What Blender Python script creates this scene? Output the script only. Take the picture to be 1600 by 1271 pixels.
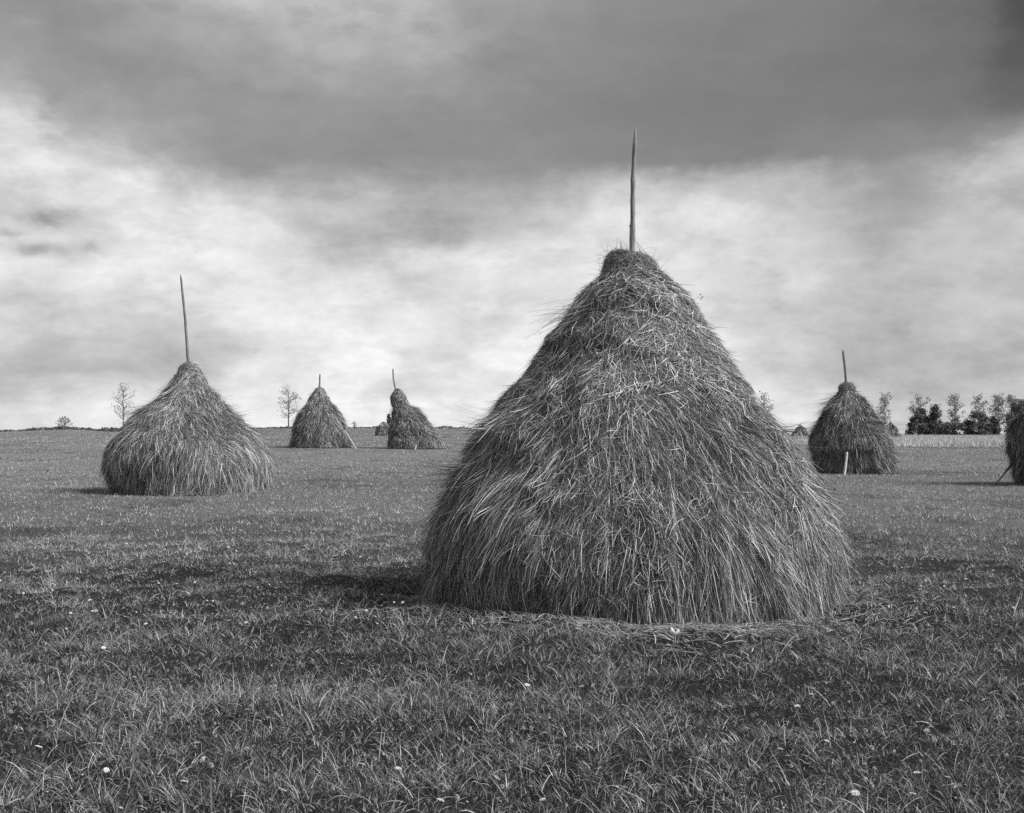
import bpy, bmesh, math
import numpy as np

for o in list(bpy.data.objects):
    bpy.data.objects.remove(o, do_unlink=True)
S = bpy.context.scene
C = S.collection
R = math.radians

# ------------------------------------------------------------------ camera
EYE, F, HZ = 1.6, 1800.0, 676.0            # eye height (m), focal length and horizon row of the 1600 px wide photograph
cam = bpy.data.cameras.new('camera')
cam.sensor_width = 36.0
cam.lens = 36.0 * F / 1600.0
cam.shift_y = (HZ - 635.5) / 1600.0        # rising front of a view camera: verticals stay vertical
cam.clip_start, cam.clip_end = 0.1, 12000
cam_o = bpy.data.objects.new('camera', cam)
cam_o.location = (0, 0, EYE)
cam_o.rotation_euler = (R(90), 0, 0)
C.objects.link(cam_o)
S.camera = cam_o

# ------------------------------------------------------------------ light
SUN_AZ, SUN_EL = R(110), R(41)             # azimuth clockwise from +Y: from the right, a little towards the camera
sun = bpy.data.lights.new('sun', 'SUN')
sun.energy, sun.angle, sun.color = 5.0, R(27), (1, 1, 1)
sun_o = bpy.data.objects.new('sun', sun)
sun_o.location = (60, -20, 60)
sun_o.rotation_euler = (R(90) - SUN_EL, 0, math.pi - SUN_AZ)
C.objects.link(sun_o)

S.view_settings.view_transform = 'Standard'
S.view_settings.look = 'None'
S.view_settings.exposure = 0.0
S.view_settings.gamma = 1.0
S.cycles.use_denoising = False
S.cycles.use_adaptive_sampling = False
S.cycles.max_bounces = 5
S.cycles.diffuse_bounces = 1
S.cycles.glossy_bounces = 2

def s2l(v):
    v = v / 255.0
    return v / 12.92 if v <= 0.04045 else ((v + 0.055) / 1.055) ** 2.4

# ------------------------------------------------------------------ sky: a stormy cloud deck over a Nishita sky, laid out by azimuth and elevation
W = bpy.data.worlds.new('World')
S.world = W
W.use_nodes = True
nt = W.node_tree
nt.nodes.clear()
def N(t, **kw):
    n = nt.nodes.new(t)
    for k, v in kw.items():
        setattr(n, k, v)
    return n
def L(a, b):
    nt.links.new(a, b)
def M(op, a, b=None, c=None, clamp=False):
    n = N('ShaderNodeMath', operation=op, use_clamp=clamp)
    for i, v in enumerate((a, b, c)):
        if v is None:
            continue
        if isinstance(v, (int, float)):
            n.inputs[i].default_value = v
        else:
            L(v, n.inputs[i])
    return n.outputs[0]
tc = N('ShaderNodeTexCoord')
sep = N('ShaderNodeSeparateXYZ')
L(tc.outputs['Generated'], sep.inputs[0])
X, Y, Z = sep.outputs
rho = M('SQRT', M('ADD', M('MULTIPLY', X, X), M('MULTIPLY', Y, Y)))
az = M('ARCTAN2', X, Y)                                   # 0 ahead, + to the right
tel = M('DIVIDE', Z, M('MAXIMUM', rho, 0.001))            # tangent of the elevation
# cloud-plane coordinates for the fine structure
den = M('ADD', M('MAXIMUM', Z, 0.0), 0.10)
cp = N('ShaderNodeCombineXYZ')
L(M('DIVIDE', X, den), cp.inputs[0]); L(M('DIVIDE', Y, den), cp.inputs[1])
ang = N('ShaderNodeCombineXYZ')
L(M('MULTIPLY', az, 1.0), ang.inputs[0]); L(M('MULTIPLY', tel, 1.6), ang.inputs[1])
def noise(vec, scale, detail=6, rough=0.55, off=(0, 0, 0), dist=0.0):
    mp = N('ShaderNodeMapping')
    mp.inputs['Location'].default_value = off
    L(vec, mp.inputs[0])
    n = N('ShaderNodeTexNoise', noise_dimensions='3D')
    n.inputs['Scale'].default_value = scale
    n.inputs['Detail'].default_value = detail
    n.inputs['Roughness'].default_value = rough
    n.inputs['Distortion'].default_value = dist
    L(mp.outputs[0], n.inputs['Vector'])
    return n.outputs[0]
nA = noise(ang.outputs[0], 9.0, 7, 0.55, (3.1, 1.7, 0.0), 0.0)
nB = noise(ang.outputs[0], 9.0, 7, 0.55, (7.7, 4.2, 2.0), 0.0)
nC = noise(ang.outputs[0], 26.0, 6, 0.6, (1.1, 9.7, 1.0), 0.0)
nD = noise(ang.outputs[0], 26.0, 6, 0.6, (5.3, 2.2, 6.0), 0.0)
az_w = M('ADD', M('ADD', az, M('MULTIPLY', M('SUBTRACT', nA, 0.5), 0.10)), M('MULTIPLY', M('SUBTRACT', nC, 0.5), 0.05))
tel_w = M('ADD', M('ADD', tel, M('MULTIPLY', M('SUBTRACT', nB, 0.5), 0.055)), M('MULTIPLY', M('SUBTRACT', nD, 0.5), 0.03))
COLS = list(range(0, 1601, 100))
# layouts of the cloud layers: photograph row, sRGB grey at each column
DECK = [      # the dark storm deck overhead
    (0,   [140, 158, 176, 182, 187, 192, 194, 180, 160, 148, 142, 137, 134, 130, 124, 110, 74]),
    (70,  [160, 150, 158, 168, 172, 176, 176, 165, 150, 142, 137, 134, 131, 127, 122, 112, 80]),
    (125, [160, 152, 150, 158, 162, 164, 162, 154, 148, 140, 134, 131, 129, 126, 121, 113, 88]),
    (180, [172, 170, 156, 150, 150, 150, 148, 145, 142, 136, 132, 130, 129, 128, 125, 119, 104]),
    (240, [180, 178, 172, 158, 148, 146, 144, 142, 142, 140, 136, 133, 132, 134, 136, 138, 132]),
    (300, [190, 188, 184, 176, 160, 152, 150, 148, 148, 150, 152, 146, 150, 152, 150, 154, 160]),
]
BACK = [      # the bright broken cloud below it
    (130, [205, 208, 210, 206, 200, 195, 195, 195, 195, 195, 200, 200, 200, 195, 190, 185, 180]),
    (230, [216, 224, 222, 216, 206, 200, 196, 196, 198, 204, 208, 206, 200, 196, 188, 186, 186]),
    (300, [224, 228, 232, 232, 216, 208, 204, 202, 204, 214, 222, 196, 190, 182, 160, 190, 198]),
    (350, [210, 216, 228, 234, 224, 214, 208, 208, 214, 226, 230, 226, 208, 180, 170, 190, 198]),
    (425, [236, 232, 236, 234, 222, 220, 226, 230, 232, 232, 232, 228, 218, 206, 195, 190, 186]),
    (500, [208, 212, 216, 222, 230, 232, 238, 232, 234, 234, 232, 222, 206, 190, 180, 192, 194]),
    (570, [196, 200, 190, 196, 224, 232, 240, 243, 243, 240, 236, 228, 212, 190, 176, 188, 198]),
    (650, [226, 228, 230, 232, 236, 240, 244, 244, 244, 244, 244, 242, 238, 226, 216, 206, 202]),
]
MID = [200, 200, 208, 214, 206, 194, 182, 174, 178, 192, 200, 180, 180, 180, 180, 180, 180]          # grey shelf hanging under the deck
DECK_EDGE = [(-200, 180), (0, 200), (60, 216), (95, 244), (130, 272), (215, 286), (265, 308), (330, 322), (420, 318), (560, 312), (760, 308), (900, 304), (1000, 302), (1080, 300), (1160, 296),
             (1240, 292), (1320, 322), (1420, 310), (1500, 290), (1600, 258), (1750, 240)]
MID_EDGE = [(-200, 200), (250, 240), (320, 292), (380, 346), (450, 402), (540, 424), (640, 412), (740, 380), (830, 362), (900, 346), (955, 318), (1010, 290), (1200, 220), (1750, 200)]
def row_curve(vals):
    n = N('ShaderNodeFloatCurve')
    L(az_n, n.inputs['Value'])
    pts = [(0.0, s2l(vals[0]) * 0.9)]
    for c_, v_ in zip(COLS, vals):
        a_ = math.atan((c_ - 800) / F)
        pts.append(((a_ + 0.6) / 1.2, s2l(v_)))
    pts.append((1.0, s2l(vals[-1]) * 1.15))
    return set_curve(n, pts)
def set_curve(n, pts):
    cm = n.mapping
    cv = cm.curves[0]
    while len(cv.points) < len(pts):
        cv.points.new(0.5, 0.5)
    for p_, q_ in zip(cv.points, pts):
        p_.location = q_
        p_.handle_type = 'AUTO'
    cm.update()
    return n.outputs[0]
def edge_mask(edge, soft):
    """1 above the underside of a cloud layer, 0 below it"""
    n = N('ShaderNodeFloatCurve')
    L(az_n, n.inputs['Value'])
    e = set_curve(n, [((math.atan((c_ - 800) / F) + 0.6) / 1.2, (HZ - y_) / F / 0.4) for c_, y_ in edge])
    mr = N('ShaderNodeMapRange', interpolation_type='SMOOTHSTEP')
    L(M('SUBTRACT', tel_w, M('MULTIPLY', e, 0.4)), mr.inputs['Value'])
    mr.inputs['From Min'].default_value = -soft * 0.35 / F
    mr.inputs['From Max'].default_value = soft / F
    return mr.outputs[0]
az_n = M('DIVIDE', M('ADD', az_w, 0.6), 1.2, clamp=True)
def blend(val, nxt, t_hi, t_lo):
    mr = N('ShaderNodeMapRange', interpolation_type='SMOOTHSTEP')
    L(tel_w, mr.inputs['Value'])
    mr.inputs['From Min'].default_value = t_lo
    mr.inputs['From Max'].default_value = t_hi
    mr.inputs['To Min'].default_value = 1.0
    mr.inputs['To Max'].default_value = 0.0
    f = mr.outputs[0]
    return M('ADD', M('MULTIPLY', val, M('SUBTRACT', 1.0, f)), M('MULTIPLY', nxt, f))
def stackrows(rows):
    v, t0 = None, None
    for (yy, vals) in rows:
        c_, t_ = row_curve(vals), (HZ - yy) / F
        v = c_ if v is None else blend(v, c_, t0, t_)
        t0 = t_
    return v
def const(x):
    n = N('ShaderNodeValue'); n.outputs[0].default_value = x
    return n.outputs[0]
def over(base, top, mask):
    return M('ADD', M('MULTIPLY', base, M('SUBTRACT', 1.0, mask)), M('MULTIPLY', top, mask))
deck = blend(const(0.30), stackrows(DECK), 0.62, (HZ - 0) / F)       # overhead, above the picture, the deck goes on
val = over(stackrows(BACK), row_curve(MID), edge_mask(MID_EDGE, 56))
val = over(val, deck, edge_mask(DECK_EDGE, 60))
# fine cloud structure: soft billows and thin streaks, weaker inside the dark base
n1 = noise(cp.outputs[0], 1.4, 9, 0.58, (1.3, 0.4, 0.0), 0.0)
n2 = noise(ang.outputs[0], 15.0, 10, 0.66, (0.0, 3.0, 5.0), 0.0)
lay = N('ShaderNodeCombineXYZ')                            # long thin layers low over the horizon
L(M('MULTIPLY', az, 1.0), lay.inputs[0]); L(M('MULTIPLY', tel, 2.8), lay.inputs[1])
n3 = noise(lay.outputs[0], 11.0, 8, 0.62, (2.0, 6.0, 3.0), 0.0)
lowm = N('ShaderNodeMapRange', interpolation_type='SMOOTHSTEP')
L(tel, lowm.inputs['Value'])
for k_, x_ in (('From Min', 0.08), ('From Max', 0.24), ('To Min', 0.5), ('To Max', 0.10)):
    lowm.inputs[k_].default_value = x_
det0 = M('MULTIPLY', M('SUBTRACT', n3, 0.5), lowm.outputs[0])
det = M('ADD', M('ADD', det0, M('MULTIPLY', M('SUBTRACT', n1, 0.5), 0.16)), M('MULTIPLY', M('SUBTRACT', n2, 0.5), 0.82))
wgt = N('ShaderNodeMapRange')
L(val, wgt.inputs['Value'])
for k_, x_ in (('From Min', 0.2), ('From Max', 0.45), ('To Min', 0.25), ('To Max', 1.0)):
    wgt.inputs[k_].default_value = x_
cloud = M('MULTIPLY', val, M('ADD', 1.0, M('MULTIPLY', det, wgt.outputs[0])))
# separate banks with readable edges, brighter on their upper rims, in the broken cloud below the deck
def bank(scale, off, lo, hi, amt):
    mp2 = N('ShaderNodeCombineXYZ')
    L(M('MULTIPLY', az, 1.0), mp2.inputs[0]); L(M('MULTIPLY', tel, 2.3), mp2.inputs[1])
    nb = noise(mp2.outputs[0], scale, 9, 0.56, off, 0.0)
    mr = N('ShaderNodeMapRange', interpolation_type='SMOOTHSTEP')
    L(nb, mr.inputs['Value'])
    mr.inputs['From Min'].default_value = lo; mr.inputs['From Max'].default_value = hi
    mr.inputs['To Min'].default_value = amt * 0.45; mr.inputs['To Max'].default_value = -amt
    return mr.outputs[0]
bk = M('ADD', bank(6.5, (4.3, 1.2, 7.0), 0.48, 0.565, 0.085), bank(14.0, (0.7, 8.1, 2.0), 0.49, 0.58, 0.04))
cloud = M('MULTIPLY', cloud, M('ADD', 1.0, M('MULTIPLY', bk, wgt.outputs[0])))
# three little scud clouds low on the left
def puff(px, py, wx, wy, amt):
    a0, t0 = math.atan((px - 800) / F), (HZ - py) / F
    dx = M('DIVIDE', M('SUBTRACT', M('ADD', az, M('MULTIPLY', M('SUBTRACT', nC, 0.5), 0.04)), a0), wx / F)
    dy = M('DIVIDE', M('SUBTRACT', M('ADD', tel, M('MULTIPLY', M('SUBTRACT', nD, 0.5), 0.022)), t0), wy / F)
    d = M('ADD', M('MULTIPLY', dx, dx), M('MULTIPLY', dy, dy))
    return M('MULTIPLY', M('EXPONENT', M('MULTIPLY', d, -1.0)), amt)
for q in ((58, 366, 40, 12, 0.50), (64, 412, 42, 10, 0.48), (22, 388, 22, 7, 0.34), (142, 402, 18, 7, 0.30)):
    cloud = M('MULTIPLY', cloud, M('SUBTRACT', 1.0, puff(*q)))
sky = N('ShaderNodeTexSky', sky_type='NISHITA')
sky.sun_disc = False
sky.sun_elevation = SUN_EL
sky.sun_rotation = SUN_AZ
bw = N('ShaderNodeRGBToBW')
L(sky.outputs[0], bw.inputs[0])
COVER = 0.96
STR = 0.1
tot = M('ADD', M('MULTIPLY', bw.outputs[0], 1.0 - COVER), M('MULTIPLY', cloud, COVER / STR))
bg = N('ShaderNodeBackground')
L(tot, bg.inputs['Color'])
bg.inputs['Strength'].default_value = STR
wo = N('ShaderNodeOutputWorld')
L(bg.outputs[0], wo.inputs['Surface'])

# ------------------------------------------------------------------ numpy helpers
rng = np.random.default_rng(11)
def _h(ix, iy, iz, seed):
    n = (ix.astype(np.int64) * 374761393 + iy.astype(np.int64) * 668265263 + iz.astype(np.int64) * 2147483647 + seed * 974634777) & 0xffffffff
    n = ((n ^ (n >> 13)) * 1274126177) & 0xffffffff
    n = (n ^ (n >> 16)) & 0xffffffff
    n = (n * 2246822519) & 0xffffffff
    n = n ^ (n >> 15)
    return (n & 0xffffff) / float(0xffffff)
def vnoise(x, y, z=None, seed=0):
    """value noise in -1..1"""
    x = np.asarray(x, float); y = np.asarray(y, float)
    z = np.zeros_like(x) if z is None else np.asarray(z, float)
    x, y, z = np.broadcast_arrays(x, y, z)
    ix, iy, iz = np.floor(x), np.floor(y), np.floor(z)
    fx, fy, fz = x - ix, y - iy, z - iz
    fx, fy, fz = [f * f * (3 - 2 * f) for f in (fx, fy, fz)]
    ix, iy, iz = ix.astype(np.int64), iy.astype(np.int64), iz.astype(np.int64)
    r = 0
    for a in (0, 1):
        for b in (0, 1):
            for c in (0, 1):
                w = (fx if a else 1 - fx) * (fy if b else 1 - fy) * (fz if c else 1 - fz)
                r = r + w * _h(ix + a, iy + b, iz + c, seed)
    return r * 2 - 1
def fbm(x, y, z=None, seed=0, o=3):
    r, a, s = 0, 1.0, 1.0
    for k in range(o):
        r = r + a * vnoise(np.asarray(x) * s, np.asarray(y) * s, None if z is None else np.asarray(z) * s, seed + k)
        a *= 0.5; s *= 2.03
    return r / 1.75
def sstep(a, b, x):
    t = np.clip((x - a) / (b - a), 0, 1)
    return t * t * (3 - 2 * t)
def unit(v):
    return v / np.maximum(np.linalg.norm(v, axis=-1, keepdims=True), 1e-9)

def mesh_np(name, verts, quads=None, tris=None, tone=None, smooth=True, mat=None):
    me = bpy.data.meshes.new(name)
    verts = np.ascontiguousarray(verts, dtype=np.float32).reshape(-1, 3)
    idx, tot = [], []
    if quads is not None and len(quads):
        idx.append(np.asarray(quads, np.int32).reshape(-1)); tot.append(np.full(len(quads), 4, np.int32))
    if tris is not None and len(tris):
        idx.append(np.asarray(tris, np.int32).reshape(-1)); tot.append(np.full(len(tris), 3, np.int32))
    idx = np.concatenate(idx); tot = np.concatenate(tot)
    me.vertices.add(len(verts)); me.vertices.foreach_set('co', verts.reshape(-1))
    me.loops.add(len(idx)); me.loops.foreach_set('vertex_index', idx)
    me.polygons.add(len(tot))
    st = np.concatenate([[0], np.cumsum(tot)[:-1]]).astype(np.int32)
    me.polygons.foreach_set('loop_start', st)
    me.polygons.foreach_set('use_smooth', np.full(len(tot), smooth))
    me.update(calc_edges=True)
    if tone is not None:
        at = me.attributes.new('tone', 'FLOAT', 'POINT')
        at.data.foreach_set('value', np.ascontiguousarray(tone, dtype=np.float32).reshape(-1))
    if mat:
        me.materials.append(mat)
    return me
def obj(name, me, parent=None, loc=(0, 0, 0)):
    o = bpy.data.objects.new(name, me)
    C.objects.link(o)
    o.location = loc
    if parent:
        o.parent = parent
    return o
def tag(o, label=None, cat=None, group=None, kind=None):
    if label: o['label'] = label
    if cat: o['category'] = cat
    if group: o['group'] = group
    if kind: o['kind'] = kind
    return o
def empty(name, loc, label, cat, group=None):
    o = bpy.data.objects.new(name, None)
    C.objects.link(o)
    o.location = loc
    o.empty_display_size = 0.3
    return tag(o, label, cat, group)

class Geo:
    """collects vertices, quads, triangles and a per-vertex tone"""
    def __init__(s):
        s.v, s.q, s.t, s.c, s.n = [], [], [], [], 0
    def add(s, v, q=None, t=None, c=0.2):
        v = np.asarray(v, float).reshape(-1, 3)
        if q is not None and len(q): s.q.append(np.asarray(q, np.int64).reshape(-1, 4) + s.n)
        if t is not None and len(t): s.t.append(np.asarray(t, np.int64).reshape(-1, 3) + s.n)
        s.v.append(v); s.c.append(np.broadcast_to(np.asarray(c, float), (len(v),)) if np.ndim(c) < 1 else np.asarray(c, float).reshape(-1))
        s.n += len(v)
    def mesh(s, name, mat, smooth=True, origin=(0, 0, 0)):
        return mesh_np(name, np.concatenate(s.v) - np.asarray(origin, float), np.concatenate(s.q) if s.q else None, np.concatenate(s.t) if s.t else None,
                       np.concatenate(s.c), smooth, mat)
def ribbons(g, P, side, width, tone, tip=True):
    """P (m,n,3) paths, side (m,n,3) unit side vectors, width (m,n) full widths, tone (m,)"""
    m, n, _ = P.shape
    h = side * (width[..., None] * 0.5)
    V = np.stack([P - h, P + h], axis=2).reshape(-1, 3)
    base = (np.arange(m) * n * 2)[:, None] + (np.arange(n - 1) * 2)[None, :]
    base = base.reshape(-1)
    Q = np.stack([base, base + 1, base + 3, base + 2], axis=1)
    g.add(V, Q, None, np.repeat(tone, n * 2))
def blades_tri(g, P0, P1, side, width, tone):
    m = len(P0)
    h = side * (width[:, None] * 0.5)
    V = np.stack([P0 - h, P0 + h, P1], axis=1).reshape(-1, 3)
    b = np.arange(m) * 3
    g.add(V, None, np.stack([b, b + 1, b + 2], 1), np.repeat(tone, 3))
def tube(g, pts, rad, n=10, tone=0.25, jitter=0.0, seed=0, cap=True):
    pts = np.asarray(pts, float); rad = np.asarray(rad, float); k = len(pts)
    tan = unit(np.gradient(pts, axis=0))
    ref = np.array([1.0, 0, 0]) if abs(tan[0][0]) < 0.8 else np.array([0, 1.0, 0])
    e1 = unit(np.cross(tan, ref)); e2 = np.cross(tan, e1)
    a = np.linspace(0, 2 * np.pi, n, endpoint=False)
    rr = rad[:, None] * np.ones(n)[None, :]
    if jitter:
        rr = rr * (1 + jitter * np.random.default_rng(seed).normal(size=rr.shape))
    V = pts[:, None, :] + rr[..., None] * (np.cos(a)[None, :, None] * e1[:, None, :] + np.sin(a)[None, :, None] * e2[:, None, :])
    i = np.arange(k - 1)[:, None] * n; j = np.arange(n)[None, :]; j2 = (j + 1) % n
    Q = np.stack([i + j, i + j2, i + n + j2, i + n + j], -1).reshape(-1, 4)
    V = V.reshape(-1, 3)
    T = None
    if cap:
        V = np.concatenate([V, pts[:1], pts[-1:]])
        jj = np.arange(n)
        T = np.concatenate([np.stack([np.full(n, k * n), (jj + 1) % n, jj], 1), np.stack([np.full(n, k * n + 1), (k - 1) * n + jj, (k - 1) * n + (jj + 1) % n], 1)])
    g.add(V, Q, T, tone)

# ------------------------------------------------------------------ materials (the photograph is black and white: every colour is a grey)
def mat_tone(name, rough=0.7, spec=0.25, noise_scale=None, noise_amt=0.3, const=None, bump=None, stretch=None, mul=1.0, translucent=0.0):
    m = bpy.data.materials.new(name)
    m.use_nodes = True
    t = m.node_tree
    b = t.nodes['Principled BSDF']
    b.inputs['Roughness'].default_value = rough
    b.inputs['Specular IOR Level'].default_value = spec
    if const is None:
        a = t.nodes.new('ShaderNodeAttribute'); a.attribute_name = 'tone'
        src = a.outputs['Fac']
    else:
        a = t.nodes.new('ShaderNodeValue'); a.outputs[0].default_value = const
        src = a.outputs[0]
    if noise_scale:
        tcn = t.nodes.new('ShaderNodeTexCoord')
        mp = t.nodes.new('ShaderNodeMapping')
        if stretch: mp.inputs['Scale'].default_value = stretch
        t.links.new(tcn.outputs['Object'], mp.inputs[0])
        nz = t.nodes.new('ShaderNodeTexNoise')
        nz.inputs['Scale'].default_value = noise_scale
        nz.inputs['Detail'].default_value = 6
        nz.inputs['Roughness'].default_value = 0.65
        t.links.new(mp.outputs[0], nz.inputs['Vector'])
        mr = t.nodes.new('ShaderNodeMapRange')
        mr.inputs['From Min'].default_value = 0.3; mr.inputs['From Max'].default_value = 0.7
        mr.inputs['To Min'].default_value = 1 - noise_amt; mr.inputs['To Max'].default_value = 1 + noise_amt
        t.links.new(nz.outputs[0], mr.inputs['Value'])
        mm = t.nodes.new('ShaderNodeMath'); mm.operation = 'MULTIPLY'
        t.links.new(src, mm.inputs[0]); t.links.new(mr.outputs[0], mm.inputs[1])
        src = mm.outputs[0]
        if bump:
            bp = t.nodes.new('ShaderNodeBump')
            bp.inputs['Strength'].default_value = bump
            bp.inputs['Distance'].default_value = 0.02
            t.links.new(nz.outputs[0], bp.inputs['Height'])
            t.links.new(bp.outputs[0], b.inputs['Normal'])
    if mul != 1.0:
        mm = t.nodes.new('ShaderNodeMath'); mm.operation = 'MULTIPLY'
        t.links.new(src, mm.inputs[0]); mm.inputs[1].default_value = mul
        src = mm.outputs[0]
    t.links.new(src, b.inputs['Base Color'])
    if translucent:
        tr = t.nodes.new('ShaderNodeBsdfTranslucent')
        t.links.new(src, tr.inputs['Color'])
        mx = t.nodes.new('ShaderNodeMixShader'); mx.inputs[0].default_value = translucent
        t.links.new(b.outputs[0], mx.inputs[1]); t.links.new(tr.outputs[0], mx.inputs[2])
        t.links.new(mx.outputs[0], t.nodes['Material Output'].inputs['Surface'])
    return m
M_HAY = mat_tone('hay', 0.6, 0.2)
M_GRASS = mat_tone('grass', 0.5, 0.22)
M_SOIL = mat_tone('field_ground', 0.95, 0.05, 55.0, 0.75, bump=1.0)
M_WOOD = mat_tone('weathered_wood', 0.75, 0.25, 45.0, 0.6, bump=0.8, stretch=(1, 1, 0.10))
M_LEAF = mat_tone('leaves', 0.6, 0.25, translucent=0.2)
M_BARK = mat_tone('bark', 0.85, 0.2, 8.0, 0.3)
M_PETAL = mat_tone('petals', 0.6, 0.2, translucent=0.2)
M_HILL = mat_tone('hill', 0.95, 0.05, 0.004, 0.2)

# ------------------------------------------------------------------ terrain
_cx = (np.array([-300, 0, 60, 110, 180, 260, 420, 560, 740, 900, 1000, 1100, 1250, 1500, 2500]) - 800) / F * 150
_cz = np.array([1.0, 1.50, 1.86, 2.02, 1.70, 1.85, 2.12, 2.16, 2.1, 1.9, 1.5, 1.0, 0.6, 0.57, 0.57])
def ground_big(x, y):
    c = np.interp(x, _cx, _cz)
    ramp = (np.clip(y - 45, 0, 105) / 105) ** 1.32
    left = 1 - sstep(15, 32, x)
    after = np.clip(y - 150, 0, None)
    far_l = -0.0002 * np.minimum(after, 60) ** 2 - 0.02 * np.clip(after - 60, 0, 150)
    far_r = 0.006 * np.minimum(after, 50) - 0.01 * np.clip(after - 50, 0, 200)
    return c * ramp + left * far_l + (1 - left) * far_r
def turf_spots(x, y):      # random darker spots in the turf tone, paler between them
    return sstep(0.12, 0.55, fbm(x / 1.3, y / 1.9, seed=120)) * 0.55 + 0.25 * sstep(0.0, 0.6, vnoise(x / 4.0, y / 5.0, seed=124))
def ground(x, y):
    x = np.asarray(x, float); y = np.asarray(y, float)
    d = np.hypot(x, y)
    near = 1 - 0.75 * sstep(12, 30, d) - 0.25 * sstep(30, 60, d)
    m = 0.07 * vnoise(x / 0.95, y / 0.95, seed=5) + 0.035 * vnoise(x / 0.37, y / 0.37, seed=6) + 0.035 * vnoise(x / 3.1, y / 3.1, seed=7)
    return ground_big(x, y) + m * near + 0.03 * vnoise(x / 9, y / 9, seed=8) * sstep(15, 40, d) * near
ys = np.concatenate([np.linspace(-60, 3, 22)[:-1], np.arange(3, 20, 0.1), np.arange(20, 60, 0.4), np.arange(60, 240, 2.0), np.geomspace(240, 6000, 34)])
us = np.linspace(-1, 1, 241)
us = np.sign(us) * np.abs(us) ** 1.15
GX = us[None, :] * np.maximum(14, 0.85 * np.abs(ys) + 8)[:, None]
GY = ys[:, None] + 0 * GX
GZ = ground(GX, GY)
nr, nc = GX.shape
ii, jj = np.meshgrid(np.arange(nr - 1), np.arange(nc - 1), indexing='ij')
gq = np.stack([ii * nc + jj, ii * nc + jj + 1, (ii + 1) * nc + jj + 1, (ii + 1) * nc + jj], -1).reshape(-1, 4)
patch = fbm(GX / 6.0, GY / 11.0, seed=21)
gtone = 0.018 + 0.03 * sstep(26, 60, np.hypot(GX, GY)) + 0.115 * sstep(9, 26, np.hypot(GX, GY)) + 0.012 * patch + 0.18 * sstep(22, 30, GX) * sstep(103, 107, GY)  # soil darkened nearby: shade between the blades put into its tone
gtone = gtone * (1.12 - 0.6 * turf_spots(GX, GY))
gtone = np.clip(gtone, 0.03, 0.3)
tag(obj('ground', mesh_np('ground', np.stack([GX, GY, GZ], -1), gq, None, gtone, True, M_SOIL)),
    'wide flat meadow of short grass rising gently to a low ridge on the left', kind='structure')

# far hill, distance haze put into its pale tone, seen past the right edge of the stacks
hx = np.linspace(300, 2600, 40)
hz = 42 * np.exp(-((hx - 1180) / 300.0) ** 2) + 26 * np.exp(-((hx - 1900) / 420.0) ** 2) + 3 * vnoise(hx / 90.0, hx * 0, seed=3)
HV, HQ = [], []
for k, (yy, f) in enumerate(((2900, -0.15), (3300, 0.55), (3600, 1.0), (4100, 0.6), (4600, -0.1))):
    HV.append(np.stack([hx, np.full_like(hx, yy), hz * f - 6], -1))
hn = len(hx)
for k in range(4):
    a = np.arange(hn - 1) + k * hn
    HQ.append(np.stack([a, a + 1, a + 1 + hn, a + hn], 1))
tag(obj('hills', mesh_np('hills', np.concatenate(HV), np.concatenate(HQ), None, np.full(hn * 5, 0.42), True, M_HILL)),
    'faint pale hill on the horizon beyond the tree line', kind='structure')

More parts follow.
